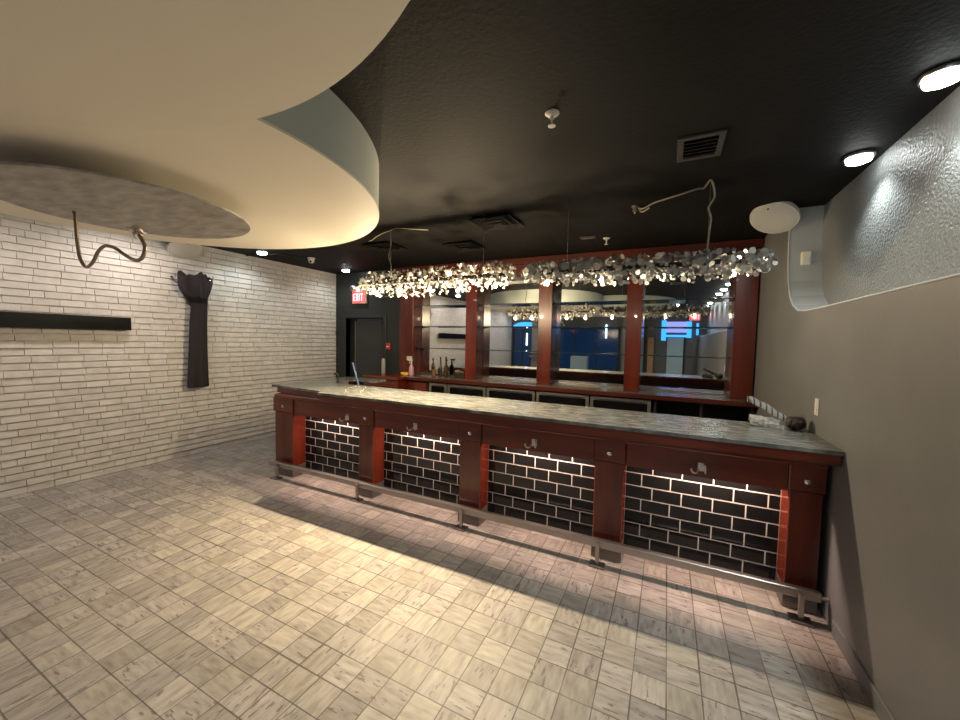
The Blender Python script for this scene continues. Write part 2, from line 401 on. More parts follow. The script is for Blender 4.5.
window(2, -4.0, -1.6, .65, 2.2, (-3.2, -2.4), 'wide dark blue night window between the columns')

# ceiling soffit of two overlapping round drums
def drum(name, cx, cy, r, zb, label):
    prof_n = 128; e = bpy.data.objects.new(name, None); C.objects.link(e); e.location = (cx, cy, zb); struct(e, label)
    v = [(cx+r*math.cos(2*PI*i/prof_n), cy+r*math.sin(2*PI*i/prof_n)) for i in range(prof_n)]
    MB().prism(v, zb, zb+.012).build('soffit_face', cream, e, world=True)
    v2 = [(cx+(r-.004)*math.cos(2*PI*i/prof_n), cy+(r-.004)*math.sin(2*PI*i/prof_n)) for i in range(prof_n)]
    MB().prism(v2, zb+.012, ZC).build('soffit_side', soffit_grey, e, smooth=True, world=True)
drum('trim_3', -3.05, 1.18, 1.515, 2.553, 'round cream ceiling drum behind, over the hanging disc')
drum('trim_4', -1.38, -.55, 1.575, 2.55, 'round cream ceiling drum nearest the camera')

# ------------------------------------------------------------------ recessed downlights
def downlight(label, loc, energy, col, ang, aim, rad=.1, group='recessed ceiling downlights'):
    e = empty('downlight', loc, label, 'light', group)
    b = MB(); b.lathe([(rad*.80, -.001), (rad*1.0, -.003), (rad*1.02, -.016), (rad*.97, -.022), (rad*.86, -.022), (rad*.80, -.012)], 32)
    b.build('trim_ring', steel, e, smooth=True)
    b = MB(); b.lathe([(.001, -.012), (rad*.6, -.014), (rad*.84, -.02), (rad*.80, -.042), (rad*.5, -.052), (.001, -.054)], 32)
    b.build('lens', lens_m, e, smooth=True)
    spot('lamp', (0, 0, -.07), energy, col, ang, .6, .05, e, aim)
    return e
cool = (.93, 1, .97); warmw = (1, .92, .84)
row = ['nearest the bar, by the white oval speaker', 'second from the bar', 'third from the bar', 'fourth from the bar', 'fifth from the bar', 'sixth from the bar', 'seventh from the bar']
for i, y in enumerate((3.28, 2.46, 1.64, .82, -.2, -1.3, -2.4)):
    downlight('round lit downlight along the grey wall niche, ' + row[i], (1.045, y, ZC), P_POT_R, cool, 120, (-.12, 0, -1), .076)
ln = ['in the corner by the exit sign', 'between the cream drum and the ceiling camera', 'third from the door, behind the cream drum', 'fourth from the door, behind the cream drum', 'fifth from the door', 'sixth from the door']
for i, (x, y) in enumerate(((-5.24, 5.11), (-5.34, 3.60), (-5.2, 2.2), (-5.2, .6), (-5.2, -.9), (-5.2, -2.4))):
    downlight('round lit downlight along the brick wall, ' + ln[i], (x, y, ZC), P_POT_L*(1 if i < 2 else 2.0), cool if i < 2 else (1, .86, .79), 140 if i < 2 else 168, (-.25, 0, -1), .075)
bn = ['left', 'middle', 'right']
for i, (x, y) in enumerate(((-4.2, -2.3), (-2.0, -2.75), (.2, -1.7))):  # fill lamps added behind the camera to brighten the room
    downlight('round lit fill downlight added behind the camera, %s of the three over the open floor' % bn[i], (x, y, ZC), P_FILL_B, warmw, 150, (.0, .25, -1), .09)
e = downlight('round lit downlight in the passage behind the door', (-5.0, 6.3, ZC), 14, cool, 150, (0, 0, -1), .08)

# ------------------------------------------------------------------ bar front
bar = empty('bar_counter', (-1.65, 3.6, 0), 'long mahogany bar front with black subway tile bays and square posts', 'bar counter')
POSTS = [(-4.23, -3.91), (-2.89, -2.69), (-1.665, -1.45), (-.465, -.25), (.735, .905)]
MB().box(-4.2, .905, 3.20, 3.54, 0, .985).box(-4.2, -3.98, 3.54, 4.0, 0, .985).build('carcass', dark_wood, bar, world=True)
for i, (x0, x1) in enumerate(POSTS):
    p = MB().box(x0, x1, 3.0, 3.2, .13, .765, .006).build('post', mahogany, bar, world=True)
    def sub(mb, name, m, smooth=False):
        return mb.build(name, m, p, world=True, smooth=smooth)
    sub(MB().box(x0-.004, x1+.004, 2.992, 3.2, 0, .13, .004), 'plinth', grey_metal)
    sub(MB().box(x0-(.02 if i == 0 else .008), x1+.008, 2.988, 3.2, .765, .935, .006), 'corner_block', mahogany_h)
    xc = (x0+x1)/2; Ms = Matrix.Translation((xc, 2.988, .835)) @ Matrix.Rotation(PI/2, 4, 'X')
    sub(MB().lathe([(.018, 0), (.018, .006), (.012, .012), (.003, .014)], 16, Ms), 'stud', chrome, True)
for i in range(4):
    x0 = POSTS[i][1]; x1 = POSTS[i+1][0]
    MB().box(x0+.008, x1-.008, 3.004, 3.036, .752, .93, .004).build('frieze', mahogany_h, bar, world=True)
    g = MB().box(x0, x1, 3.1695, 3.2, 0, .93).build('tile_panel', grout_white, bar, world=True)
    t = MB(); TW, TH, G = .2, .1, .007
    z = .062-TH; k = i
    while z < .8:
        x = x0 - TW*(.5 if k % 2 else .12) - .06*i
        while x < x1:
            a, c = max(x, x0+.002), min(x+TW-G, x1-.002)
            if c-a > .012: t.box(a, c, 3.168, 3.19, max(z, .003), z+TH-G, .0022)
            x += TW
        z += TH; k += 1
    t.build('tiles', tile_black, g, world=True)
    # light strip tucked under the frieze
    st = MB().box(x0+.06, x1-.06, 3.05, 3.075, .80, .93).build('light_strip', strip_m, bar, world=True)
    l = bpy.data.lights.new('strip_lamp', 'AREA'); l.shape = 'RECTANGLE'; l.size = (x1-x0)*.62; l.size_y = .012; l.energy = P_STRIP; l.color = (1, .70, .57)
    lo = bpy.data.objects.new('strip_lamp', l); C.objects.link(lo); lo.parent = bar
    lo.location = Vector(((x0*.42+x1*.58), 3.062, .797)) - bar.location
# purse hooks on the frieze: a square upper loop and a sweeping lower arm
hook_metal = mat('polished_hook_metal', (.8, .78, .74), .28, .9)
hk = MB()
hk.box(-.014, .030, -.006, 0, -.014, .044, .002)
hk.tube(spline([(-.014, -.006, .0), (-.016, -.03, -.014), (-.03, -.045, -.022), (-.05, -.05, -.012), (-.056, -.05, .008)]), .006)
hk.tube(spline([(.022, -.006, .036), (.024, -.03, .038), (.028, -.042, .026), (.03, -.042, -.016)]), .006)
for x, zz in ((-3.06, .80), (-2.17, .81), (-.965, .815), (.24, .813)):
    o = hk.build('purse_hook', hook_metal, bar, smooth=True); o.location = Vector((x, 3.003, zz)) - bar.location
MB().box(-4.19, .915, 2.955, 3.2, .935, .985, .012).build('cornice_moulding', mahogany_h, bar, world=True)

top = empty('stone_countertop', (-1.65, 3.6, 1.0), 'polished green-grey stone bar top with mahogany edge, turning the corner at left', 'countertop')
MB().prism([(-3.33, 2.865), (.93, 2.865), (.93, 3.55), (-3.90, 3.55), (-4.02, 3.95), (-4.02, 4.25), (-4.28, 4.25), (-4.26, 3.05), (-3.33, 2.98)], .985, 1.05).build('wood_edge', mahogany_h, top, world=True)
pl = [(-3.33, 2.85), (.936, 2.85), (.936, 3.58), (-3.62, 3.58), (-4.0, 3.93), (-3.95, 4.03), (-3.60, 4.03), (-3.60, 4.28), (-4.34, 4.28), (-4.34, 3.035), (-3.38, 2.945)]
MB().prism(pl, 1.05, 1.075).build('stone_slab', stone, top, world=True)

# foot rail
fr = empty('foot_rail', (-1.6, 2.92, 0), 'flat brushed steel foot rail on short posts along the bar front', 'foot rail')
MB().box(-4.22, .90, 2.90, 2.945, .128, .186, .006).build('rail', steel, fr, world=True)
for x in (-4.05, -2.80, -1.575, -.405, .80):
    s = MB().box(x-.014, x+.014, 2.875, 2.90, .012, .165, .002).build('stanchion', steel, fr, world=True)
    MB().box(x-.055, x+.055, 2.84, 2.93, 0, .012, .002).build('base_plate', grey_metal, s, world=True)
MB().tube([(.90, 2.922, .15), (.939, 2.922, .15)], .012).build('end_bracket', steel, fr, world=True)

# ------------------------------------------------------------------ back bar
BZ = 1.04
bb = empty('back_bar', (-1.65, 5.6, BZ), 'mahogany back bar with mirrors and glass shelves between square posts', 'back bar')
BP = [(-4.262, -3.965), (-2.93, -2.735), (-1.72, -1.515), (-.505, -.31), (.70, .925)]
for x0, x1 in BP:
    MB().box(x0, x1, 5.4, 5.66, BZ, 2.62, .005).build('post', mahogany, bb, world=True)
MB().box(-4.262, .925, 5.36, 5.66, 2.62, 2.80, .006).build('header', dark_mahogany, bb, world=True)
MB().box(-4.262, .932, 5.30, 5.66, 2.80, 2.895, .012).build('cornice', dark_mahogany, bb, world=True)
for i in range(4):
    x0, x1 = BP[i][1], BP[i+1][0]
    MB().box(x0, x1, 5.665, 5.68, BZ, 2.62).build('mirror_panel', mirror_m, bb, world=True)
    MB().box(x0, x1, 5.645, 5.665, BZ, BZ+.02).build('mirror_rail', steel, bb, world=True)
    for zz in (1.515, 1.89, 2.24):
        MB().box(x0+.002, x1-.002, 5.46, 5.66, zz-.006, zz+.006).build('glass_shelf', glass_edge, bb, world=True)
bt = empty('wooden_countertop', (-1.65, 5.4, 1.0), 'dark wood back bar worktop under the mirrors', 'countertop')
MB().box(-3.885, .93, 5.14, 5.44, 1.0, BZ, .005).box(-4.262, .93, 5.44, 5.68, 1.0, BZ).build('worktop', mat('brown_stone_top', (.13, .10, .08), .24, noise=((6, 20, 8), (.07, .05, .04), (.22, .18, .15), 6)), bt, world=True)
MB().box(-3.885, .93, 5.105, 5.14, .985, BZ, .008).build('wood_edge', dark_mahogany, bt, world=True)
# cabinets under it
cb = empty('end_cabinet', (-4.25, 5.16, 0), 'stepped mahogany cabinet at the left end of the back bar', 'cabinet')
MB().box(-4.60, -3.92, 4.95, 5.42, 0, .985, .004).build('body', mahogany, cb, world=True)
MB().box(-4.64, -3.895, 4.90, 5.42, .985, BZ, .010).build('top_moulding', mahogany_h, cb, world=True)
MB().box(-4.62, -3.91, 4.925, 4.95, .86, .90, .010).build('lower_moulding', mahogany_h, cb, world=True)
cb = empty('drawer_cabinet', (-3.74, 5.3, 0), 'dark mahogany drawer cabinet between end cabinet and coolers', 'cabinet')
MB().box(-3.885, -3.49, 5.18, 5.8, 0, .972).build('body', dark_wood, cb, world=True)
for z0, z1 in ((.70, .95), (.40, .68), (.08, .38)):
    d = MB().box(-3.87, -3.51, 5.155, 5.18, z0, z1, .006).build('drawer', mahogany, cb, world=True)
    MB().lathe([(.006, 0), (.006, .012), (.016, .018), (.014, .03), (.004, .033)], 14, Matrix.Translation((-3.69, 5.155, (z0+z1)/2)) @ Matrix.Rotation(PI/2, 4, 'X')).build('knob', steel, d, smooth=True, world=True)
places = ['narrow, leftmost, beside the drawers', 'second from the left', 'middle of the five', 'second from the right', 'rightmost, beside the open black bay']
for i, (x0, x1) in enumerate(((-3.46, -3.13), (-3.11, -2.44), (-2.42, -1.66), (-1.64, -.91), (-.89, -.15))):
    c = empty('under_counter_cooler', ((x0+x1)/2, 5.4, 0), 'steel framed black glass cooler under the back bar, ' + places[i], 'cooler', 'under-counter coolers')
    MB().box(x0, x1, 5.20, 5.8, .02, .972).build('body', black_matte, c, world=True)
    f = MB(); f.box(x0, x1, 5.165, 5.20, .915, .965, .004); f.box(x0, x0+.04, 5.165, 5.20, .1, .915, .004); f.box(x1-.04, x1, 5.165, 5.20, .1, .915, .004); f.box(x0, x1, 5.165, 5.20, .06, .1, .004)
    d = f.build('door_frame', cooler_steel, c, world=True)
    MB().box(x0+.04, x1-.04, 5.175, 5.195, .1, .915).build('door_glass', black_glass, d, world=True)
    MB().box(x0+.08, x1-.08, 5.14, 5.165, .935, .95, .003).build('handle', cooler_steel, d, world=True)
c = empty('open_base_cabinet', (.4, 5.4, 0), 'open black base cabinet at the right end of the back bar', 'cabinet')
MB().box(-.12, -.09, 5.2, 5.8, 0, .972).box(.885, .915, 5.2, 5.8, 0, .972).box(-.09, .885, 5.77, 5.8, 0, .972).build('carcass', black_matte, c, world=True)
MB().box(-.09, .885, 5.22, 5.77, .45, .475).build('shelf', black_matte, c, world=True)
MB().box(.38, .41, 5.2, 5.24, 0, .45).box(.38, .41, 5.2, 5.24, .475, .972).build('divider', black_matte, c, world=True)

# ------------------------------------------------------------------ things on the counters
def spray_bottle(loc, body, headm, label, s=1, rot=0):
    e = empty('spray_bottle', loc, label, 'bottle', None, (0, 0, rot))
    MB().lathe([(.036*s, 0), (.04*s, .006*s), (.04*s, .11*s), (.034*s, .14*s), (.016*s, .18*s), (.013*s, .2*s)], 20).build('body', body, e, smooth=True)
    h = MB(); h.lathe([(.015*s, .2*s), (.015*s, .218*s), (.009*s, .22*s), (.009*s, .235*s)], 14)
    h.box(-.045*s, .022*s, -.011*s, .011*s, .235*s, .262*s, .004*s); h.box(-.058*s, -.045*s, -.007*s, .007*s, .244*s, .258*s, .002*s)
    h.tube(spline([(-.02*s, 0, .235*s), (-.034*s, 0, .215*s), (-.03*s, 0, .19*s)]), .004*s)
    h.build('spray_head', headm, e, smooth=True)
    return e
spray_bottle((-3.93, 5.32, BZ), pink_liquid, white_plastic, 'pink spray bottle with white head at the left end of the back bar', 1.05, .5)
spray_bottle((-3.385, 5.57, BZ), brown_glass, black_matte, 'dark brown spray bottle on the back bar before the first mirror', 1.12, 2.4)
def bottle(name, loc, prof, m, capprof, capm, label):
    e = empty(name, loc, label, 'bottle')
    MB().lathe(prof, 20).build('body', m, e, smooth=True); MB().lathe(capprof, 14).build('cap', capm, e, smooth=True)
bottle('bottle', (-3.50, 5.575, BZ), [(.03, 0), (.033, .005), (.033, .13), (.028, .16), (.013, .2), (.012, .29)], brown_glass, [(.014, .29), (.014, .315), (.004, .33)], black_matte, 'slim dark bottle standing left of the brown spray bottle')
e = empty('tumbler', (-3.63, 5.57, BZ), 'squat amber glass tumbler left of the slim dark bottle', 'glass')
MB().lathe([(.001, 0), (.034, 0), (.042, .11), (.039, .11), (.032, .012), (.001, .01)], 20, cap=False).build('bowl', amber_glass, e, smooth=True)
MB().lathe([(.001, .012), (.032, .012), (.036, .06), (.001, .06)], 20, cap=False).build('dregs', brown_glass, e, smooth=True)
e = empty('condiment_caddy', (-3.10, 5.57, BZ), 'small brown bar caddy beside the second post', 'caddy')
MB().box(-.10, .10, -.06, .06, 0, .012, .003).box(-.10, .10, -.06, -.052, .012, .085).box(-.10, .10, .052, .06, .012, .085).box(-.10, -.092, -.052, .052, .012, .1).box(.092, .1, -.052, .052, .012, .1).build('tray', brown_leather, e)
MB().box(-.085, -.01, -.045, .045, .012, .12, .004).build('napkin_block', mat('kraft_paper', (.28, .19, .11), .8), e)
MB().box(.01, .085, -.045, .045, .012, .105, .004).build('coaster_stack', amber_glass, e)
sp = MB().loft([[Vector((-4.06+sx*.075*k*math.cos(a) , 5.30+.045*k*math.sin(a), BZ+zz+.008*math.sin(2*a))) for a in [2*PI*j/20 for j in range(20)]] for zz, k, sx in ((.008, .95, 1), (.016, 1.05, 1), (.034, 1.0, 1), (.045, .8, 1), (.048, .3, 1))]).build('cleaning_cloth', yellow_foam, smooth=True, loc=(-4.06, 5.30, BZ))
tag(sp, 'folded yellow cleaning cloth left of the pink spray bottle', 'cloth')
e = empty('canister', (-4.56, 5.34, BZ), 'tall grey cylinder with black nozzle on the far left of the back bar', 'canister')
MB().lathe([(.034, 0), (.036, .004), (.036, .24), (.03, .262), (.014, .27)], 24).build('body', mat('canister_grey', (.36, .36, .35), .4), e, smooth=True)
MB().lathe([(.014, .27), (.014, .30), (.02, .305), (.02, .33), (.006, .34), (.006, .38), (.002, .382)], 14).build('nozzle', black_matte, e, smooth=True)
# power outlet on the left post
def outlet(name, M, label, two=True):
    e = empty(name, M.translation, label, 'outlet'); R_ = M.to_3x3().to_4x4()
    MB().box(-.036, .036, -.006, 0, -.058, .058, .003, R_).build('cover_plate', white_plastic, e)
    b = MB()
    for zz in (-.024, .024):
        b.box(-.017, .017, -.009, -.006, zz-.016, zz+.016, .003, R_)
    b.build('sockets', cream_plastic, e)
outlet('outlet', Matrix.Translation((-4.03, 5.4, 1.33)) @ Matrix.Rotation(PI/2, 4, 'Y'), 'white outlet plate on the left post above the yellow cloth')
outlet('outlet', Matrix.Translation((XR, 3.34, 1.262)) @ Matrix.Rotation(-PI/2, 4, 'Z'), 'white outlet plate on the grey wall above the bar end')
outlet('outlet', Matrix.Translation((XL+.006, 2.70, .305)) @ Matrix.Rotation(PI/2, 4, 'Z'), 'white outlet low on the brick wall below the garment')

# towels and bag in the corner
def pile(name, m, pts, r, label, cat, flat=.55, seed=1):
    random.seed(seed); pts = spline(pts, 5); n = len(pts); rings = []
    for i, p in enumerate(pts):
        u = i/(n-1); k = (math.sin(PI*(.08+.84*u)))**.5
        t = (pts[min(i+1, n-1)]-pts[max(i-1, 0)]).normalized(); a = t.cross(Vector((0, 0, 1))).normalized(); b_ = a.cross(t)
        ring = []
        for j in range(22):
            th = 2*PI*j/22; wob = 1+.13*math.sin(3*th+i*.9+seed)+.08*math.sin(5*th-i*1.7)
            q = p + a*(r*k*wob*math.cos(th)) + b_*(r*flat*k*wob*math.sin(th))
            q.z = max(q.z, 1.0765); ring.append(q)
        rings.append(ring)
    c = sum((Vector(p) for p in pts), Vector())/n; c.z = 1.076
    o = MB().loft(rings).build(name, m, smooth=True, loc=c)
    return tag(o, label, cat)
def folded_cloth(m, line, width, side, thick, amp, label, seed):
    random.seed(seed); line = spline(line, 8); n = len(line); k = 15; side = Vector(side).normalized(); ph = random.random()*6
    top_, bot_ = [], []
    for i, p in enumerate(line):
        u = i/(n-1)
        for j in range(k):
            v = j/(k-1)-.5
            w_ = width*(.75+.25*math.sin(3*u+ph))
            h = amp*(math.sin(9*v*2+2.2*u+ph)+.6*math.sin(17*v+5*u)) + .35*amp*math.sin(13*u+6*v)
            q = p + side*(v*w_) + Vector((.012*math.sin(7*v+ph), 0, h - .25*abs(v)*width))
            top_.append(Vector((q.x, q.y, max(q.z, 1.079+thick)))); bot_.append(Vector((q.x, q.y, max(q.z-thick, 1.0765))))
    vs = top_ + bot_; N = n*k; fs = []
    for i in range(n-1):
        for j in range(k-1):
            a = i*k+j; fs.append((a, a+1, a+k+1, a+k)); fs.append((N+a, N+a+k, N+a+k+1, N+a+1))
    ring = [j for j in range(k)] + [i*k+k-1 for i in range(1, n)] + [(n-1)*k+j for j in range(k-2, -1, -1)] + [i*k for i in range(n-2, 0, -1)]
    for a, b_ in zip(ring, ring[1:]+ring[:1]): fs.append((a, b_, N+b_, N+a))
    c = sum(vs, Vector())/len(vs); c.z = 1.076
    return tag(MB().add(vs, fs).build('bar_towel', m, smooth=True, loc=c), label, 'towel')
folded_cloth(grey_cloth, [(.60, 3.61, 1.265), (.66, 3.60, 1.245), (.73, 3.58, 1.21), (.80, 3.56, 1.165)], .11, (.25, -1, -.35), .022, .010, 'grey striped bar towel draped over the pile at the bar end', 2)
folded_cloth(plain_cloth, [(.585, 3.45, 1.15), (.64, 3.43, 1.14), (.70, 3.42, 1.13), (.755, 3.41, 1.115)], .15, (.1, -1, -.55), .03, .012, 'crumpled pale grey towel at the front of the pile', 5)
pile('leather_bag', brown_leather, [(.80, 3.43, 1.115), (.845, 3.41, 1.125), (.885, 3.38, 1.115)], .07, 'dark brown leather bag lying on the bar end against the wall', 'bag', .7, 8)
# small things at the left end of the bar top
e = empty('beer_tap', (-3.85, 3.62, 1.075), 'small black tap hook standing at the left end of the bar top', 'tap')
MB().lathe([(.022, 0), (.022, .006), (.009, .012), (.008, .09)], 14).build('stem', black_matte, e, smooth=True)
MB().tube(spline([(0, 0, .088), (-.012, 0, .115), (-.035, -.01, .12), (-.05, -.012, .10)]), .009).build('spout', black_matte, e, smooth=True)
o = MB().tube(spline([(-3.02, 2.97, 1.0795), (-3.2, 3.12, 1.0795), (-3.33, 3.3, 1.0795), (-3.35, 3.48, 1.0795), (-3.24, 3.47, 1.0795), (-3.1, 3.3, 1.0795), (-2.95, 3.08, 1.0795)]), .0028).build('cord', cable_m, smooth=True)
tag(o, 'thin pale cord lying in a loop on the left of the bar top', 'cord')
e = empty('broom', (-3.30, 3.78, 0), 'blue broom leaning in the gap behind the left end of the bar', 'broom')
MB().tube([(0, 0, .1), (-.62, .17, 1.32)], .015).build('handle', blue_plastic, e, smooth=True)
MB().box(-.12, .12, -.03, .03, 0, .12, .01).build('brush_head', black_matte, e)

# ------------------------------------------------------------------ hanging lights of pearl discs
def hanging_light(x0, x1, y, label, n, sizes, energy, nb, seed, hangs, prof, tint):
    random.seed(seed)
    e = empty('hanging_light', ((x0+x1)/2, y, 2.29), label, 'hanging light', 'pearl disc hanging lights over the bar')
    ox = Vector(e.location)
    fr_ = MB().box(x0+.1, x1-.1, y-.02, y+.02, 2.28, 2.295); fr_.box(x0+.1, x1-.1, y-.008, y+.008, 2.295, 2.32)
    fr_.build('frame', black_matte, e, world=True)
    specs = []
    for i in range(n):
        while True:
            u = random.random(); x = x0 + u*(x1-x0)
            dy, dz = random.uniform(-1, 1), random.uniform(-1, 1)
            if dy*dy+dz*dz < 1: break
        rr = 1.0
        edge = min(u, 1-u)*(x1-x0)
        if edge < .12: rr = .6 + .4*edge/.12
        zc, hh = prof(u)
        if abs(dy) < .35 and dz < .1 and random.random() < .5: dy = math.copysign(.5, dy)
        c = Vector((x, y+dy*.14*rr, zc+dz*hh*rr))
        specs.append((c, (sizes[0]+(sizes[1]-sizes[0])*random.random()**1.6)*(1.1 if dz > 0 else .8)))
    specs.sort(key=lambda q: (q[0]-Vector((0, 0, 1.67))).length/q[1])   # those that show largest first
    def disc(mb, c, r):
        d = Vector((random.gauss(0, .55), -1+random.gauss(0, .5), random.gauss(-.1, .55))).normalized()
        M = Matrix.Translation(c) @ d.to_track_quat('Z', 'Y').to_matrix().to_4x4()
        mb.lathe([(r, -.0008), (r, .0008)], 12, M)
        return mb
    for c, r in specs[:100]: disc(MB(), c, r).build('disc', capiz, e, world=True)
    rest = MB()
    for c, r in specs[100:]: disc(rest, c, r)
    o = rest.build('discs', capiz, e, world=True); o['kind'] = 'stuff'; o['label'] = 'the many small pearl discs of the cluster'
    for k in range(nb):
        x = x0 + (k+.5)/nb*(x1-x0)
        MB().lathe([(.002, -.02), (.012, -.015), (.015, 0), (.012, .018), (.008, .03)], 12, Matrix.Translation((x, y, 2.205))).build('bulb', bulb_m, e, smooth=True, world=True)
        MB().tube([(x, y, 2.235), (x, y, 2.28)], .008).build('socket', steel, e, world=True)
        spot('lamp', Vector((x, y, 2.165))-ox, energy*3.2, tint, 82, 1, .016, e, (0, -.34, -1)); point('glow_lamp', Vector((x, y, 2.168))-ox, energy, tint, .016, e)
    for hx, hy, zt in hangs:
        MB().tube([(hx, hy, 2.32), (hx, hy, zt)], .0018, 6).build('hanging_wire', steel, e, world=True)
    return e
hang_left = hanging_light(-3.24, -1.33, 3.4, 'warmly lit pearl disc hanging light over the left half of the bar', 1150, (.0065, .019), P_CHAND, 5, 11, [(-2.81, 3.4, ZC), (-1.66, 3.4, ZC)], lambda u: (2.275+.03*abs(u-.4)+.04*max(0, u-.5), .155-.13*(u-.45)**2), (1, .78, .49))
hang_right = hanging_light(-1.24, .66, 3.4, 'paler pearl disc hanging light over the right half of the bar', 1150, (.009, .030), P_CHAND_R, 4, 12, [(-.83, 3.4, ZC), (.245, 3.4, ZC)], lambda u: (2.29-.01*u, .125-.16*(u-.5)**2), (1, .84, .62))
# feed cables on the ceiling
o = MB().tube(spline([(.24, 3.385, 2.33), (.247, 3.37, 2.5), (.255, 3.36, 2.62), (.235, 3.35, 2.70), (.27, 3.35, 2.78), (.24, 3.31, 2.885), (.20, 3.38, 2.86), (.16, 3.45, 2.885), (.0, 3.56, 2.888), (-.15, 3.65, 2.888), (-.24, 3.68, 2.86), (-.28, 3.70, 2.875), (-.25, 3.72, 2.845), (-.19, 3.68, 2.86)]), .007).build('feed_cable', cable_m, hang_right, smooth=True, world=True); o['label'] = 'beige feed cable'
e = empty('junction_fitting', (-.31, 3.71, ZC), 'small brass cable fitting on the ceiling at the end of the right feed cable', 'fitting')
MB().lathe([(.03, 0), (.03, -.012), (.014, -.016), (.014, -.03), (.02, -.032), (.02, -.045), (.004, -.05)], 16).build('plate', conduit_m, e, smooth=True)
MB().lathe([(.006, -.05), (.009, -.06), (.004, -.07)], 10).build('nut', chrome, e, smooth=True)
o = MB().tube(spline([(-2.80, 3.395, 2.36), (-2.80, 3.39, 2.5), (-2.83, 3.39, 2.58), (-2.80, 3.39, 2.70), (-2.80, 3.42, 2.888), (-2.6, 3.5, 2.888), (-2.45, 3.6, 2.89)]), .0055).build('feed_cable', cable_m, hang_left, smooth=True, world=True); o['label'] = 'beige feed cable'
o = MB().tube(spline([(-2.82, 3.44, 2.888), (-3.0, 3.5, 2.888), (-3.2, 3.6, 2.888), (-3.32, 3.66, 2.875), (-3.36, 3.7, 2.888), (-3.42, 3.72, 2.888)]), .0055).build('ceiling_cable', cable_m, smooth=True)
tag(o, 'beige cable stub on the ceiling beside the cream drum edge', 'cable')

# ------------------------------------------------------------------ ceiling fittings
def sprinkler(loc, s, label):
    e = empty('sprinkler', loc, label, 'sprinkler', 'ceiling sprinklers')
    MB().lathe([(.045*s, 0), (.045*s, -.006*s), (.03*s, -.018*s), (.018*s, -.02*s)], 20).build('escutcheon', white_plastic, e, smooth=True)
    b = MB(); b.lathe([(.011*s, -.018*s), (.011*s, -.04*s), (.006*s, -.045*s), (.006*s, -.075*s)], 12); b.lathe([(.004*s, -.075*s), (.024*s, -.078*s), (.024*s, -.082*s), (.004*s, -.084*s)], 14)
    b.build('head', white_plastic, e, smooth=True)
sprinkler((-.608, 2.051, ZC), .85, 'white sprinkler head at the middle of the black ceiling')
sprinkler((-.69, 4.70, ZC), .9, 'small far sprinkler head on the ceiling near the back bar')
sprinkler((-4.9, 4.75, ZC), .6, 'tiny sprinkler head on the ceiling beyond the cream drum, near the exit sign')
e = empty('ceiling_vent', (.13, 2.755, ZC), 'black louvred air vent in the ceiling on the right', 'vent')
b = MB()
for x0, x1, y0, y1 in ((-.125, .125, -.16, -.125), (-.125, .125, .125, .16), (-.125, -.09, -.125, .125), (.09, .125, -.125, .125)): b.box(x0, x1, y0, y1, -.014, 0, .002)
b.build('frame', mat('dark_vent_paint', (.05, .047, .044), .45), e)
b = MB()
for k in range(5): b.box(-.09, .09, -.02, .02, -.0015, .0015, 0, Matrix.Translation((0, -.09+.045*k, -.012)) @ Matrix.Rotation(.7, 4, 'X'))
b.build('louvres', MATS['dark_vent_paint'], e)
MB().box(-.09, .09, -.125, .125, -.002, 0).build('backing', black_matte, e)
def diffuser(loc, s, label):
    e = empty('ceiling_diffuser', loc, label, 'vent', 'black ceiling diffusers')
    for k, (a, zz) in enumerate(((1, -.03), (.66, -.042), (.34, -.052))):
        p = [(-a*s, -a*s, zz), (a*s, -a*s, zz), (a*s, a*s, zz), (-a*s, a*s, zz)]; h = .03 if k == 0 else .022; q = a-.2
        vs = p + [(x*q/a, y*q/a, zz+h) for x, y, _ in p]
        MB().add(vs, [(0, 1, 5, 4), (1, 2, 6, 5), (2, 3, 7, 6), (3, 0, 4, 7)]).build('cone', black_ceiling, e)
diffuser((-2.42, 4.38, ZC), .22, 'black square ceiling diffuser over the back of the left hanging light')
diffuser((-1.62, 3.62, ZC), .22, 'black square ceiling diffuser above the middle of the bar')
diffuser((-3.42, 4.02, ZC), .22, 'black square ceiling diffuser beside the edge of the cream drum')
e = empty('ceiling_speaker', (-.88, 4.58, ZC), 'small flat slotted plate on the ceiling near the back bar', 'vent')
MB().box(-.09, .09, -.05, .05, -.012, 0, .003).build('plate', MATS['dark_vent_paint'], e); MB().box(-.06, .06, -.02, .02, -.016, -.012, .001).build('slot', grey_metal, e)
def wall_speaker(loc, aim, label):
    d = Vector(aim).normalized(); e = empty('wall_speaker', loc, label, 'speaker', 'round white speakers under the ceiling'); e.rotation_euler = d.to_track_quat('Z', 'Y').to_euler()
    MB().lathe([(.05, -.10), (.11, -.085), (.175, -.05), (.185, -.02), (.18, -.004)], 40).build('shell', white_plastic, e, smooth=True)
    MB().lathe([(.001, .012), (.12, .008), (.165, .0), (.176, -.006)], 40).build('grille', mat('speaker_grille', (.55, .54, .5), .6), e, smooth=True)
    MB().lathe([(.008, .010), (.008, .016), (.002, .017)], 10, Matrix.Translation((0, .13, -.006))).build('badge', black_matte, e)
    return e
wall_speaker((.80, 4.22, 2.80), (-.32, -.50, -.9), 'white oval speaker tilted under the ceiling at the right wall')
wall_speaker((-5.72, 2.80, 2.77), (.55, -.1, -.85), 'white oval speaker on the brick wall below the cream drum')
for lx, (px, py, pz), lbl in ((1, (.88, 4.26, 2.86), 'right'), (-1, (-5.82, 2.8, 2.80), 'left')): pass
e = empty('security_camera', (-5.05, 4.21, ZC), 'small white dome security camera on the black ceiling by the brick wall', 'camera')
MB().lathe([(.055, 0), (.055, -.012), (.045, -.02)], 20).build('base', white_plastic, e, smooth=True)
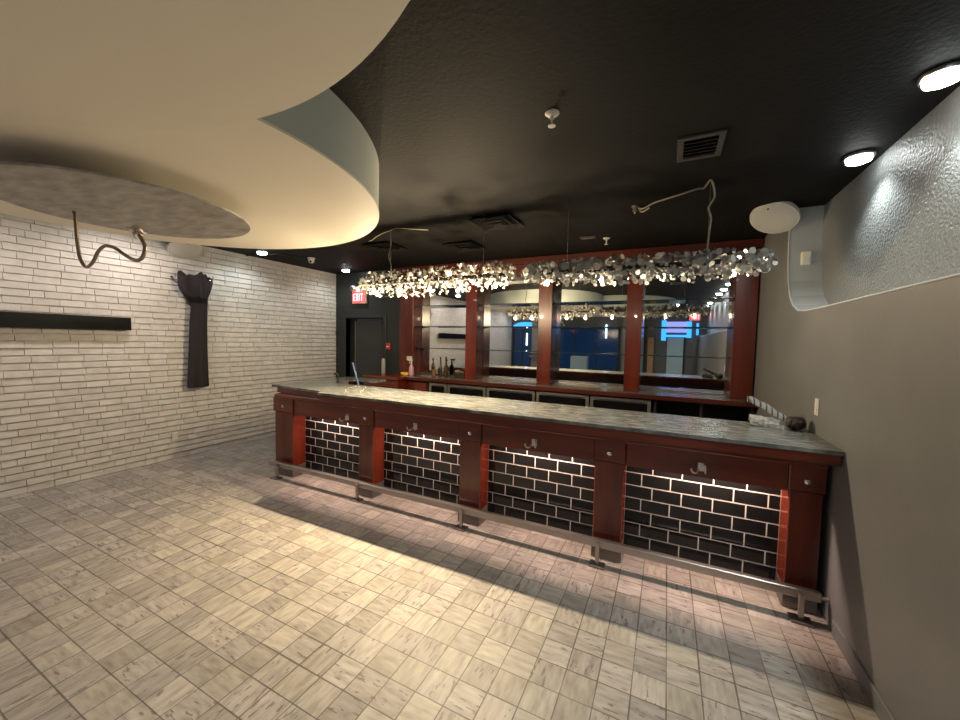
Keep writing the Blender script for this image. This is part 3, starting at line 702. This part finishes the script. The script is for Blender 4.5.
b = MB(); b.lathe([(.044, -.02), (.046, -.04), (.04, -.062), (.025, -.078), (.002, -.083)], 20); b.build('housing', white_plastic, e, smooth=True)
MB().lathe([(.018, 0), (.016, .008), (.003, .011)], 14, Matrix.Translation((.02, -.03, -.062)) @ Vector((.5, -.75, -.4)).to_track_quat('Z', 'Y').to_matrix().to_4x4()).build('lens', black_glass, e, smooth=True)
o = MB().tube(spline([(-5.10, 4.2, 2.89), (-5.2, 3.95, 2.885), (-5.25, 3.8, 2.89), (-5.38, 3.75, 2.885), (-5.6, 3.7, 2.89), (-5.84, 3.68, 2.885)]), .008).build('camera_cable', black_matte, smooth=True)
tag(o, 'black cable run from the ceiling camera toward the brick wall', 'cable')

# ------------------------------------------------------------------ exit signs
def exit_sign(loc, rot, label, heads=True):
    e = empty('exit_sign', loc, label, 'exit sign', 'lit exit signs', (0, 0, rot))
    MB().box(-.165, .165, .0, .05, -.17, .14, .006).build('housing', white_plastic, e)
    f = MB().box(-.155, .155, -.004, 0, -.16, .05, .001).build('lit_face', exit_face, e)
    t = MB(); H = .13; z0 = -.12; wd = .05; s = .013
    def bar_(x0, x1, a, b): t.box(x0, x1, -.008, -.004, z0+a, z0+b)
    x = -.125
    bar_(x, x+s, 0, H)
    for q in (0, H/2-s/2, H-s): bar_(x+s, x+wd, q, q+s)
    x = -.06
    for sg in (-1, 1):
        M = Matrix.Translation((x+wd/2, 0, z0+H/2)) @ Matrix.Rotation(sg*math.atan2(wd-s, H), 4, 'Y')
        t.box(-s/2, s/2, -.008, -.004, -H*.55, H*.55, 0, M)
    x = .012; bar_(x, x+s, 0, H)
    x = .045; bar_(x, x+.065, H-s, H); bar_(x+.0255, x+.0395, 0, H-s)
    t.build('letters', exit_text, f)
    if heads:
        for sx in (-.11, .12):
            M = Matrix.Translation((sx, -.03, .115)) @ Vector((sx*2, -1, -.25)).to_track_quat('Z', 'Y').to_matrix().to_4x4()
            h = MB().lathe([(.02, -.05), (.042, -.02), (.048, .02), (.044, .026)], 20, M).build('lamp_head', white_plastic, e, smooth=True)
            MB().lathe([(.040, .0265), (.02, .03), (.002, .031)], 18, M).build('lamp_glass', black_glass, h, smooth=True)
        MB().box(-.15, .15, -.01, 0, .075, .095, .003).build('lamp_rail', white_plastic, e)
    return e
exit_sign((-5.21, YB-.055, 2.48), 0, 'lit red exit sign with two lamp heads above the dark doorway')
exit_sign((.80, YR+.06, 2.66), PI, 'lit red exit sign on the far wall, seen in the right mirror', False)
e = empty('fire_alarm_box', (-4.53, YB, 1.53), 'small red fire alarm box on the black wall beside the door', 'alarm')
MB().box(-.045, .045, -.035, 0, -.06, .06, .006).build('body', red_m, e); MB().box(-.03, .03, -.042, -.035, -.02, .0, .002).build('pull_bar', white_plastic, e)
e = empty('motion_sensor', (1.06, 4.305, 2.45), 'small cream sensor box on the jamb of the wall niche', 'sensor')
MB().box(-.035, .035, -.04, 0, -.06, .06, .008).build('body', cream_plastic, e); MB().box(-.022, .022, -.045, -.04, -.045, .005, .003).build('window', white_plastic, e)

# ------------------------------------------------------------------ disc and conduit under the drum
e = empty('ceiling_disc', (-3.05, 1.2, 2.43), 'round mottled silver-grey disc hung under the cream ceiling drum', 'ceiling disc')
MB().lathe([(.001, 0), (.637, 0), (.64, .003), (.64, .012), (.634, .015), (.001, .015)], 96, cap=False).build('plate', disc_conc, e, smooth=True)
MB().lathe([(.12, .015), (.12, .123)], 24).build('stem', black_matte, e)
pts = [(-3.405, 2.43), (-3.39, 2.406), (-3.382, 2.325), (-3.373, 2.249), (-3.338, 2.134), (-3.257, 2.073), (-3.158, 2.096), (-3.087, 2.151), (-2.994, 2.178), (-2.87, 2.155), (-2.754, 2.106), (-2.643, 2.07), (-2.566, 2.076), (-2.532, 2.126), (-2.561, 2.171), (-2.60, 2.205)]
e = empty('flexible_conduit', (-3.405, 1.05, 2.43), 'bent metal conduit dangling from the silver-grey disc', 'conduit')
MB().tube(spline([(x, 1.05, z) for i, (x, z) in enumerate(pts)], 6), .0095, 12).build('hose', conduit_m, e, smooth=True, world=True)
yE = 1.05
M = Matrix.Translation((-2.60, yE, 2.20)) @ Vector((-.6, .1, .75)).to_track_quat('Z', 'Y').to_matrix().to_4x4()
MB().lathe([(.014, -.01), (.022, -.008), (.022, .012), (.016, .016), (.016, .028), (.027, .030), (.027, .046), (.018, .050), (.018, .066), (.012, .068)], 12, M).build('connector', chrome, e, world=True)
MB().box(-.045, .045, -.008, .008, .030, .046, .003, M).build('clamp', chrome, e, world=True)

# ------------------------------------------------------------------ brick wall things
e = empty('wall_panel', (XL+.02, 1.2, 1.70), 'long glossy black glass panel fixed across the brick wall', 'wall panel')
MB().box(XL+.07, XL+.085, -.55, 2.24, 1.70, 1.85, .002).build('glass', black_glass, e, world=True)
MB().box(XL+.006, XL+.07, -.5, 2.19, 1.72, 1.83).build('backing', black_matte, e, world=True)
def hook(y, z, label):
    e = empty('coat_hook', (XL+.006, y, z), label, 'hook', 'chrome hooks on the brick wall')
    MB().lathe([(.02, 0), (.02, .006), (.01, .01)], 14, Matrix.Rotation(PI/2, 4, 'Y')).build('rose', chrome, e, smooth=True)
    MB().tube(spline([(.008, 0, 0), (.05, 0, -.01), (.075, 0, .01), (.08, 0, .04)]), .007).build('arm', chrome, e, smooth=True)
hook(2.70, 2.405, 'chrome coat hook on the brick wall, left of the black garment')
hook(3.16, 2.445, 'chrome coat hook holding up the black garment')
random.seed(3)
rings = []; n = 40
prof = [(2.43, 2.93, .11, .05, .3), (2.47, 2.935, .165, .07, .3), (2.455, 2.93, .185, .085, .4), (2.40, 2.925, .19, .10, .4), (2.33, 2.915, .18, .11, .45), (2.25, 2.915, .165, .105, .4), (2.17, 2.94, .13, .08, .3), (2.09, 2.975, .10, .06, .2), (1.8, 2.96, .105, .055, .18), (1.5, 2.952, .11, .055, .2), (1.2, 2.947, .118, .058, .24), (.95, 2.943, .125, .06, .28), (.945, 2.943, .12, .055, .28)]
for zz, yc, hw, hd, f in prof:
    ring = []
    for j in range(n):
        th = 2*PI*j/n; k = 1 + f*math.sin(5*th+zz*.7)*.7 + f*.4*math.sin(9*th+1+(zz*6 if zz > 2.15 else 0))
        ring.append(Vector((max(XL+.014, XL+.09 + hd*k*math.cos(th)), yc + hw*(1+(k-1)*.35)*math.sin(th), zz + (.028*math.sin(3*th+1)+.02*math.sin(7*th) if zz > 2.2 else 0))))
    rings.append(ring)
g = empty('hanging_garment', (XL+.09, 2.95, .945), 'long black garment bunched up on a hook on the brick wall', 'garment')
MB().loft(rings[6:]).build('skirt', black_cloth, g, smooth=True, world=True)
MB().loft(rings[:8]).build('bunched_top', black_cloth, g, smooth=True, world=True)
# clasp on the bunch
MB().lathe([(.016, 0), (.016, .005), (.008, .008)], 12, Matrix.Translation((XL+.175, 3.06, 2.41)) @ Matrix.Rotation(1.2, 4, 'Y')).build('clasp', chrome, g, smooth=True, world=True)

# ------------------------------------------------------------------ far end of the room (mirrors)
e = empty('lit_alcove', (.35, YR+.1, 0), 'blue lit glass entrance at the far end, seen in the right mirror', 'entrance')
MB().box(-.05, .58, YR+.05, YR+.09, 2.08, 2.45).build('violet_panel', violet_glow, e, world=True)
b = MB(); b.box(-.2, -.05, YR+.05, YR+.12, 1.8, 2.5); b.box(.58, .72, YR+.05, YR+.12, 1.9, 2.46); b.box(.86, .93, YR+.05, YR+.12, 2.0, 2.4); b.box(-.05, .58, YR+.05, YR+.12, 1.92, 2.0)
b.build('blue_tubes', blue_glow, e, world=True)
MB().box(.0, .5, YR+.01, YR+.05, 0, 1.9).build('door', pale_blue, e, world=True)
MB().box(.5, .56, YR+.01, YR+.06, 0, 1.92).build('jamb', black_matte, e, world=True)
o = MB().box(-.62, -.42, YR+.02, YR+.2, 0, 1.9, .01).build('tall_cabinet', mat('tan_wood', (.30, .17, .09), .5)); o.location = (0, 0, 0)
tag(o, 'tall tan wooden cabinet at the far wall', 'cabinet')
for x, z0, z1, lb in ((-2.05, 1.85, 2.35, 'taller'), (-5.15, 1.5, 2.0, 'lower')):
    o = MB().box(x-.02, x+.02, YR+.06, YR+.10, z0, z1, .006).build('light_tube', white_glow); tag(o, '%s white light tube before the blue night window' % lb, 'light')
o = MB().prism([(-.55*math.cos(PI*i/16), .2*math.sin(PI*i/16)) for i in range(17)], 0, .06, Matrix.Translation((-5.2, YR+.12, 2.25)) @ Matrix.Rotation(PI/2, 4, 'X')).build('arched_sign', blue_glow); tag(o, 'arched blue lit sign over the far left window', 'sign')
o = MB().box(-3.25, -2.65, YR+.1, YR+.5, 0, 1.15, .01).build('host_stand', pale_blue); tag(o, 'pale host stand before the far wide window', 'stand')
